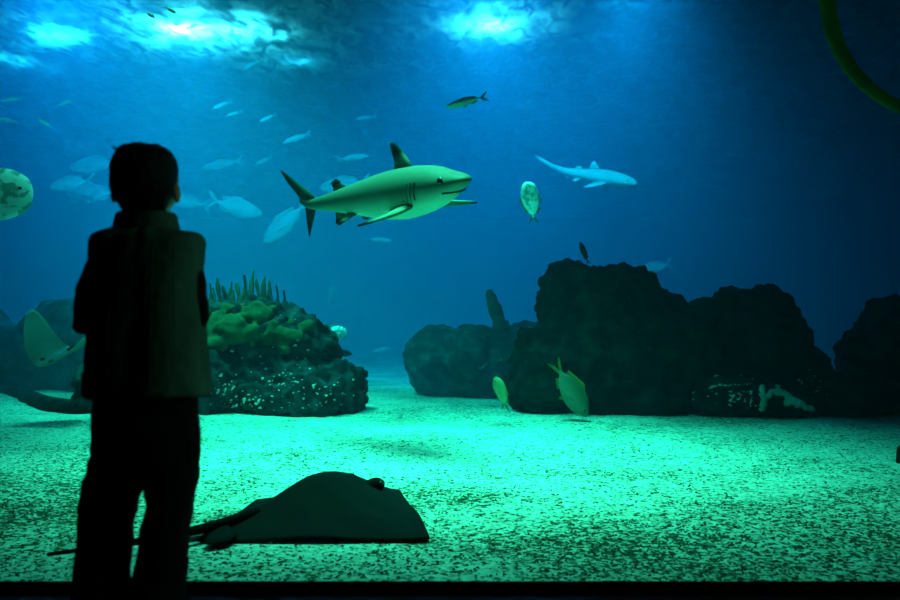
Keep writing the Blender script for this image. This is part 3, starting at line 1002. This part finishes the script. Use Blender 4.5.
M_paleray = fish_mat('pale_ray', (0.05, 0.075, 0.06), (0.2, 0.27, 0.24), 0.1, 1.0)
ray2 = make_ray('ray', 0.10, 1.5, 0.0, M_paleray, M_raytail, spline([(-0.6, 0, 0.05), (-1.0, 0.02, 0.08), (-1.5, 0.0, 0.1)], 12), [0.035 - 0.0022 * i for i in range(13)], 2.0, 1.0)
tag(ray2, 'pale ray gliding with curled up wings at the left edge', 'ray')
ray2.matrix_world = Matrix.Translation(P(56, 357, 8.8)) @ Matrix.Rotation(math.radians(16), 4, 'Y') @ Matrix.Rotation(math.radians(16), 4, 'X') @ Matrix.Rotation(math.radians(-90), 4, 'Z') @ Matrix.Diagonal((0.4, 0.36, 0.30, 1))

# ------------------------------------------------------------------ the child
BD = 2.0
M_skin = mat('skin', (0.45, 0.28, 0.2), 0.6, 0.3)
M_hair = mat('black_hair', (0.006, 0.005, 0.005), 0.7, 0.15)
M_vest = mat('padded_vest', (0.06, 0.12, 0.10), 0.9, 0.05, 9, (0.10, 0.19, 0.15), 0.3, 0.7, 0.3, 30)
M_sleeve = mat('dark_sleeve', (0.012, 0.013, 0.015), 0.9, 0.1)
M_trouser = mat('dark_trousers', (0.008, 0.008, 0.010), 0.9, 0.1)
M_shoe = mat('dark_shoe', (0.01, 0.01, 0.01), 0.6, 0.2)
M_sole = mat('shoe_sole', (0.03, 0.03, 0.03), 0.8)
K = BD / F
base = P(148, 640, BD)
boy = empty('person', (base.x, BD, 0))
tag(boy, 'child in padded vest and dark trousers standing at the glass, seen from behind', 'person')


def Q(px, py, dy=0.0):
    """Point of the child's body in the child's own space."""
    p = P(px, py, BD)
    return V((p.x, BD + dy, p.z)) - boy.location


def hring(px, py, rx, ry, dy=0.0, n=28, p=2.2):
    c = Q(px, py, dy)
    r = []
    for j in range(n):
        a = 2 * PI * j / n
        cc, ss = math.cos(a), math.sin(a)
        r.append(c + V((rx * K * math.copysign(abs(cc) ** (2 / p), cc), ry * math.copysign(abs(ss) ** (2 / p), ss), 0)))
    return r


def hand(mb, wrist, d_in, d_fw, s):
    """Palm, four bent fingers and a side thumb. d_in: along the fingers, d_fw: palm's width direction."""
    d_in = V(d_in).normalized(); d_fw = V(d_fw).normalized()
    nrm = d_in.cross(d_fw).normalized() * s
    wc = V(wrist)
    mb.tube([wc - d_in * 0.015, wc + d_in * 0.02, wc + d_in * 0.05], [0.017, 0.022, 0.024], 12, 0.55, d_fw)
    for k, L in enumerate((0.042, 0.048, 0.045, 0.035)):
        r0 = wc + d_in * 0.05 + d_fw * ((1.5 - k) * 0.0125)
        p1 = r0 + d_in * (L * 0.42) + nrm * 0.004
        p2 = p1 + d_in * (L * 0.32) + nrm * (L * 0.24)
        p3 = p2 + d_in * (L * 0.10) + nrm * (L * 0.30)
        mb.tube([r0 - d_in * 0.015, r0, p1, p2, p3], [0.0065, 0.0066, 0.0062, 0.0056, 0.0048], 8)
    t0 = wc + d_in * 0.012 + d_fw * 0.016
    mb.tube([t0, t0 + d_fw * 0.018 + d_in * 0.014, t0 + d_fw * 0.024 + d_in * 0.032 + nrm * 0.008, t0 + d_fw * 0.022 + d_in * 0.046 + nrm * 0.014], [0.0095, 0.0085, 0.007, 0.0058], 8)


# elbows and wrists
EL, ER = Q(88, 322, -0.01), Q(192, 318, 0.02)
WL, WR = Q(122, 338, 0.185), Q(168, 340, 0.185)
SL, SR = Q(103, 262), Q(184, 262)
mb = MB()
mb.rings([hring(144, 149, 8, 0.03, 0.0), hring(144, 153, 20, 0.060, 0.0), hring(144, 162, 27, 0.080, 0.0), hring(144, 174, 30, 0.088, 0.002), hring(144, 186, 29.5, 0.087, 0.005), hring(144, 196, 27, 0.078, 0.010), hring(144, 205, 22, 0.062, 0.018), hring(144, 212, 14, 0.042, 0.028), hring(144, 215, 7, 0.02, 0.035)])
mb.tube([Q(144, 200, -0.005), Q(145, 222, -0.005), Q(146, 240, 0)], [0.038, 0.036, 0.044], 16)
mb.rings([hring(146, 238, 22, 0.05), hring(146, 246, 42, 0.062), hring(147, 262, 46, 0.075), hring(147, 300, 43, 0.078), hring(147, 340, 41, 0.074), hring(148, 380, 44, 0.08), hring(148, 415, 45, 0.082), hring(148, 440, 38, 0.07)])
for sx in (-1, 1):
    mb.ball(Q(144 + sx * 31.5, 193, 0.0), (0.008, 0.018, 0.026), 10, 8)      # ears
    mb.ball(Q(144 + sx * 9, 196, 0.078), (0.018, 0.014, 0.016), 10, 8)       # cheeks
mb.tube([Q(144, 181, 0.088), Q(144, 190, 0.099)], [0.006, 0.011], 8)         # nose
mb.tube([Q(140, 200, 0.083), Q(144, 199.5, 0.087), Q(148, 200, 0.083)], 0.005, 8)
mb.ball(Q(144, 207, 0.066), (0.018, 0.016, 0.014))
mb.tube([SL, Q(93, 288, -0.01), EL, EL.lerp(WL, 0.5), WL], [0.030, 0.026, 0.023, 0.021, 0.015], 12)
mb.tube([SR, Q(190, 288, 0.01), ER, ER.lerp(WR, 0.5), WR], [0.030, 0.026, 0.023, 0.021, 0.015], 12)
hand(mb, WL, (1, 0.35, -0.25), (0.1, 0.3, 1), -1)
hand(mb, WR, (-1, 0.35, -0.25), (-0.1, 0.3, 1), 1)
HL, KL, AL = Q(126, 430), Q(111, 525, 0.01), Q(105, 618, -0.01)
HR, KR, AR = Q(170, 430), Q(168, 525, 0.01), Q(163, 618, -0.01)
mb.tube([HL, KL, AL], [0.062, 0.045, 0.028], 14)
mb.tube([HR, KR, AR], [0.062, 0.045, 0.028], 14)
for A in (AL, AR):
    mb.tube([A, A + V((0, 0.03, -0.025)), A + V((0, 0.11, -0.032))], [0.028, 0.03, 0.022], 10)
body = mb.melt('body', M_skin, 0.0045, boy, 3)

for sx in (-1, 1):
    e_ = MB().ball(Q(144 + sx * 11, 182, 0.0795), (0.010, 0.008, 0.006), 12, 8).build('eye', mat('eye_white', (0.7, 0.7, 0.68), 0.2) if sx < 0 else bpy.data.materials['eye_white'], boy)
    MB().ball(Q(144 + sx * 11, 182, 0.0855), (0.0048, 0.003, 0.0048), 10, 6).build('iris', M_eye, e_)
    MB().tube([Q(144 + sx * 5.5, 177, 0.087), Q(144 + sx * 11, 175.5, 0.085), Q(144 + sx * 16.5, 177.5, 0.074)], 0.003, 6).build('eyebrow', M_hair, boy)
MB().tube([Q(138, 200.5, 0.084), Q(144, 201.2, 0.0905), Q(150, 200.5, 0.084)], 0.0025, 6).build('mouth', mat('lips', (0.35, 0.12, 0.1), 0.5), boy)

# hair: a thick short cap, tousled, with a wisp at upper left
mb = MB()
mb.rings([hring(144.2, 144, 9.2, 0.03, -0.005), hring(144.2, 146.5, 19.2, 0.055, -0.006), hring(145.2, 151, 24.7, 0.075, -0.008), hring(145.2, 158, 28.7, 0.088, -0.012), hring(145.2, 168, 30.7, 0.094, -0.016), hring(145.2, 180, 30.7, 0.088, -0.022), hring(145.2, 190, 29.7, 0.074, -0.030), hring(145.7, 198, 27.2, 0.058, -0.036), hring(146.2, 206, 23.2, 0.046, -0.034), hring(146.2, 213, 19.2, 0.040, -0.026)])
mb.ball(Q(126, 163, 0.0), (0.027, 0.05, 0.03))
mb.ball(Q(164.5, 168, -0.01), (0.024, 0.05, 0.036))
hair = mb.melt('hair', M_hair, 0.005, boy, 2, lambda co, nn: nn * (0.0035 * noise.noise(V((co.x * 60, co.y * 60, co.z * 14))) + 0.003 * noise.noise(co * 30)))
mb = MB()
for k in range(16):
    x0 = r_.uniform(118, 140)
    a = Q(x0, 152 - 0.12 * (x0 - 118), r_.uniform(-0.03, 0.02))
    b = a + V((r_.uniform(-0.022, -0.004), r_.uniform(-0.01, 0.01), r_.uniform(0.008, 0.02)))
    c = b + V((r_.uniform(-0.012, 0.006), 0, r_.uniform(-0.004, 0.006)))
    mb.tube([a, b, c], [0.002, 0.0014, 0.0008], 5)
mb.build('loose_hair', M_hair, hair)

# vest
mb = MB()
prof = [(229, 147, 30, 0.055), (231.5, 147, 44, 0.068), (234, 147, 53, 0.078), (238, 147, 55.5, 0.088), (250, 147, 55.5, 0.096), (265, 147, 54.5, 0.102), (285, 147, 54.5, 0.106), (310, 147.5, 53.5, 0.108), (335, 148, 54.5, 0.110), (360, 149, 56.5, 0.112), (380, 149.5, 59, 0.114), (391, 149.5, 60, 0.113), (396, 149.5, 58.5, 0.108)]
mb.rings([hring(px, py, rx, ry, 0.0, 40, 2.9) for py, px, rx, ry in prof])


def vest_disp(co, nn):
    a = math.atan2(co.y, co.x * 1.3)
    v = 0.0012 * math.sin(a * 9) + 0.008 * noise.noise(V((co.x * 16, co.y * 16, co.z * 5))) + 0.002 * noise.noise(co * 45)
    return nn * v


vest = mb.melt('vest', M_vest, 0.008, boy, 2, vest_disp)
mb = MB()
mb.rings([hring(146, 237, 36, 0.062, 0.0), hring(146, 229, 34, 0.062, -0.002), hring(146, 220, 31.5, 0.06, -0.004), hring(146, 214, 29.5, 0.056, -0.004), hring(146, 212, 27, 0.05, -0.003), hring(146, 214, 23, 0.045, -0.002), hring(146, 222, 23, 0.045, 0)])
mb.melt('collar', M_vest, 0.006, vest, 2, lambda co, nn: nn * 0.004 * noise.noise(co * 28))
# vertical quilting seams across the back
for k in range(5):
    px = 147 + (k - 2) * 19
    pts = []
    for i in range(12):
        py = 246 + i * 12.5
        tree = None
        pts.append((px + (py - 246) * (k - 2) * 0.012, py))
    t_v = bvh(vest)
    q = []
    for x, y in pts:
        o_ = Q(x, y, -0.4)
        h = t_v.ray_cast(o_, V((0, 1, 0)), 1)[0]
        if h is not None: q.append(h)
    MB().tube(q, 0.001, 6).build('seam', M_vest, vest)

# sleeves
for (s_, m1, e_, w_) in ((SL, Q(93, 290, -0.01), EL, WL), (SR, Q(191, 290, 0.01), ER, WR)):
    mb = MB().tube([s_, m1, e_, e_.lerp(w_, 0.5), e_.lerp(w_, 0.93)], [0.036, 0.037, 0.036, 0.032, 0.026], 16)
    mb.melt('sleeve', M_sleeve, 0.007, boy, 2, lambda co, nn: nn * 0.006 * noise.noise(co * 24))

# trousers
mb = MB()
mb.rings([hring(148, 384, 48, 0.09), hring(148, 396, 50.5, 0.096), hring(148, 420, 51.5, 0.10), hring(147.5, 445, 52.5, 0.098), hring(147, 468, 52, 0.088), hring(147, 474, 46, 0.07)])
LEG_L = [(455, 122, 27, 0.09), (475, 118.5, 28, 0.085), (500, 112, 27, 0.08), (520, 109.5, 25.5, 0.076), (545, 108, 25, 0.074), (570, 106.5, 25.5, 0.074), (590, 106, 26.5, 0.076), (612, 105, 26, 0.078), (628, 105, 24.5, 0.076)]
LEG_R = [(455, 173, 26, 0.09), (475, 174, 24, 0.085), (500, 173, 22, 0.08), (520, 170, 22.5, 0.076), (545, 167, 23, 0.074), (570, 163.5, 25, 0.074), (590, 161, 26.5, 0.076), (612, 160, 26, 0.078), (628, 160, 24, 0.076)]
for L in (LEG_L, LEG_R): mb.rings([hring(px, py, rx, ry) for py, px, rx, ry in L])


def tr_disp(co, nn):
    return nn * (0.006 * noise.noise(V((co.x * 14, co.y * 14, co.z * 22))) + 0.003 * noise.noise(co * 50))


tro = mb.melt('trousers', M_trouser, 0.008, boy, 2, tr_disp)
for px, sx in ((93, -1), (195, 1)):
    MB().ball(Q(px, 488 if sx < 0 else 452, 0), (0.012, 0.05, 0.045), 12, 8).build('pocket', M_trouser, tro)
for A in (AL, AR):
    x = A.x
    mb = MB()
    z0 = 0.0
    mb.rings([[V((x + 0.037 * math.cos(t) * (1 - 0.12 * (math.sin(t) < -0.5)), A.y + 0.045 + 0.105 * math.sin(t), zz)) for t in [2 * PI * j / 24 for j in range(24)]] for zz in (0.0, 0.018)])
    sole = mb.build('sole', M_sole, None)
    mb = MB()
    mb.rings([[V((x + w_ * math.cos(t), A.y + yy + l_ * math.sin(t), zz)) for t in [2 * PI * j / 24 for j in range(24)]] for zz, w_, l_, yy in ((0.018, 0.036, 0.103, 0.045), (0.035, 0.036, 0.10, 0.044), (0.052, 0.033, 0.08, 0.03), (0.068, 0.033, 0.055, 0.008), (0.085, 0.034, 0.045, -0.002))])
    sh = mb.build('shoe', M_shoe, boy)
    sole.parent = sh

# ------------------------------------------------------------------ lamps over the water, and added unseen lights
def emis(name, col, k):
    m = bpy.data.materials.new(name)
    m.use_nodes = True
    nt = m.node_tree
    nt.nodes.clear()
    o_ = nt.nodes.new('ShaderNodeOutputMaterial')
    e = nt.nodes.new('ShaderNodeEmission')
    e.inputs[0].default_value = (*col, 1)
    e.inputs[1].default_value = k
    nt.links.new(e.outputs[0], o_.inputs['Surface'])
    return m


M_house = mat('lamp_housing', (0.02, 0.02, 0.02), 0.5)
LZ = SURF + 0.42


def lamp(px, py, sx, sy, col, k, label):
    d = (LZ - EYE.z) / (((300 - py) / F) * UP.z + FWD.z)
    c = P(px, py, d)
    root = empty('flood_lamp', (c.x, c.y, LZ))
    tag(root, label, 'lamp', 'flood lamps over the water')
    MB().rings([[V((sx / 2 * math.cos(2 * PI * j / 32), sy / 2 * math.sin(2 * PI * j / 32), zz)) for j in range(32)] for zz in (0, 0.01)]).build('lens', emis('lamp_lens', col, k), root, False)
    MB().box((-sx / 2 - 0.05, -sy / 2 - 0.05, 0.012), (sx / 2 + 0.05, sy / 2 + 0.05, 0.25)).build('housing', M_house, root, False)
    MB().tube([(0, 0, 0.25), (0, 0, ZT - LZ)], 0.03, 8).build('hanger', M_house, root)


WH = (0.55, 0.95, 1.0)
lamp(187, 14, 1.1, 0.5, WH, 320, 'brightest white flood lamp over the water at upper left')
lamp(245, 15, 0.8, 0.4, WH, 120, 'smaller flood lamp just right of the brightest one')
lamp(58, 18, 1.0, 0.6, (0.3, 0.85, 1.0), 36, 'cyan flood lamp at the upper left corner')
lamp(18, 46, 0.8, 0.6, (0.2, 0.75, 1.0), 14, 'dim flood lamp farthest left under the corner glow')
lamp(492, 8, 0.7, 0.6, WH, 130, 'flood lamp glowing at top centre')
lamp(297, 45, 0.35, 0.5, (0.2, 0.75, 1.0), 20, 'small dim flood lamp right of the bright pair')


def area(name, loc, aim, size, col, e, sizey=None, spread=PI):
    l = bpy.data.lights.new(name, 'AREA')
    l.shape = 'RECTANGLE'
    l.size = size
    l.size_y = sizey or size
    l.color = col
    l.energy = e
    l.spread = spread
    o = bpy.data.objects.new(name, l)
    COL.objects.link(o)
    o.location = loc
    o.rotation_euler = (V(aim) - V(loc)).to_track_quat('-Z', 'Y').to_euler()
    return o


def spot(name, loc, aim, col, e, cone, rad=0.25, blend=0.8):
    l = bpy.data.lights.new(name, 'SPOT')
    l.color = col
    l.energy = e
    l.spot_size = math.radians(cone)
    l.spot_blend = blend
    l.shadow_soft_size = rad
    o = bpy.data.objects.new(name, l)
    COL.objects.link(o)
    o.location = loc
    o.rotation_euler = (V(aim) - V(loc)).to_track_quat('-Z', 'Y').to_euler()
    return o


TEAL = (0.17, 1.0, 0.56)
BLUE = (0.02, 0.62, 1.0)
area('unseen_tank_light', (-0.4, 6.3, SURF - 0.1), (-0.2, 6.9, SAND), 3.0, TEAL, 385, 2.0, math.radians(59))
area('unseen_tank_light', (-3.8, 9.8, SURF - 0.1), (-3.0, 12.2, SAND), 2.0, TEAL, 345, 1.0, math.radians(75))  # added to brighten the farther sand, no fixture
area('unseen_tank_light', (-3.5, 3.6, 4.6), (0, 9, 1.0), 1.2, TEAL, 25, 0.6, math.radians(150))  # added fill near the glass for the camera side of the fish
for bx, by, tx, ty, tz, cone, e in ((-6, 11.6, -8, 22, 2.5, 105, 8400), (0.6, 11.6, 0, 22, 2.5, 105, 6600), (3.0, 12.0, 3.5, 22, 2.5, 105, 3200),
                                    (-5.0, 15.2, -5.5, 22, 0, 130, 1300), (0.8, 15.0, 0.8, 22, 0, 130, 900), (3.3, 14.8, 4, 22, 0, 130, 700)):
    spot('unseen_tank_light', (bx, by, SURF - 0.15), (tx, ty, tz), BLUE, e, cone, 0.4, 1.0)  # bare spots added under the surface to light the blue haze
area('vest_fill', (4.2, 1.75, 2.2), (-0.6, 2.0, 0.9), 0.6, (0.3, 1.0, 0.65), 24)  # added side fill that greens the child's vest, no lamp stands there

wd = bpy.data.worlds.new('world')
S.world = wd
wd.use_nodes = True
wd.node_tree.nodes['Background'].inputs[0].default_value = (0, 0, 0, 1)

S.view_settings.view_transform = 'Standard'
S.view_settings.look = 'None'
S.view_settings.gamma = 1
S.view_settings.use_curve_mapping = False
S.view_settings.exposure = 0.0
S.cycles.volume_bounces = 1
S.cycles.max_bounces = 8
S.cycles.diffuse_bounces = 2
S.cycles.transparent_max_bounces = 16
S.cycles.use_denoising = True
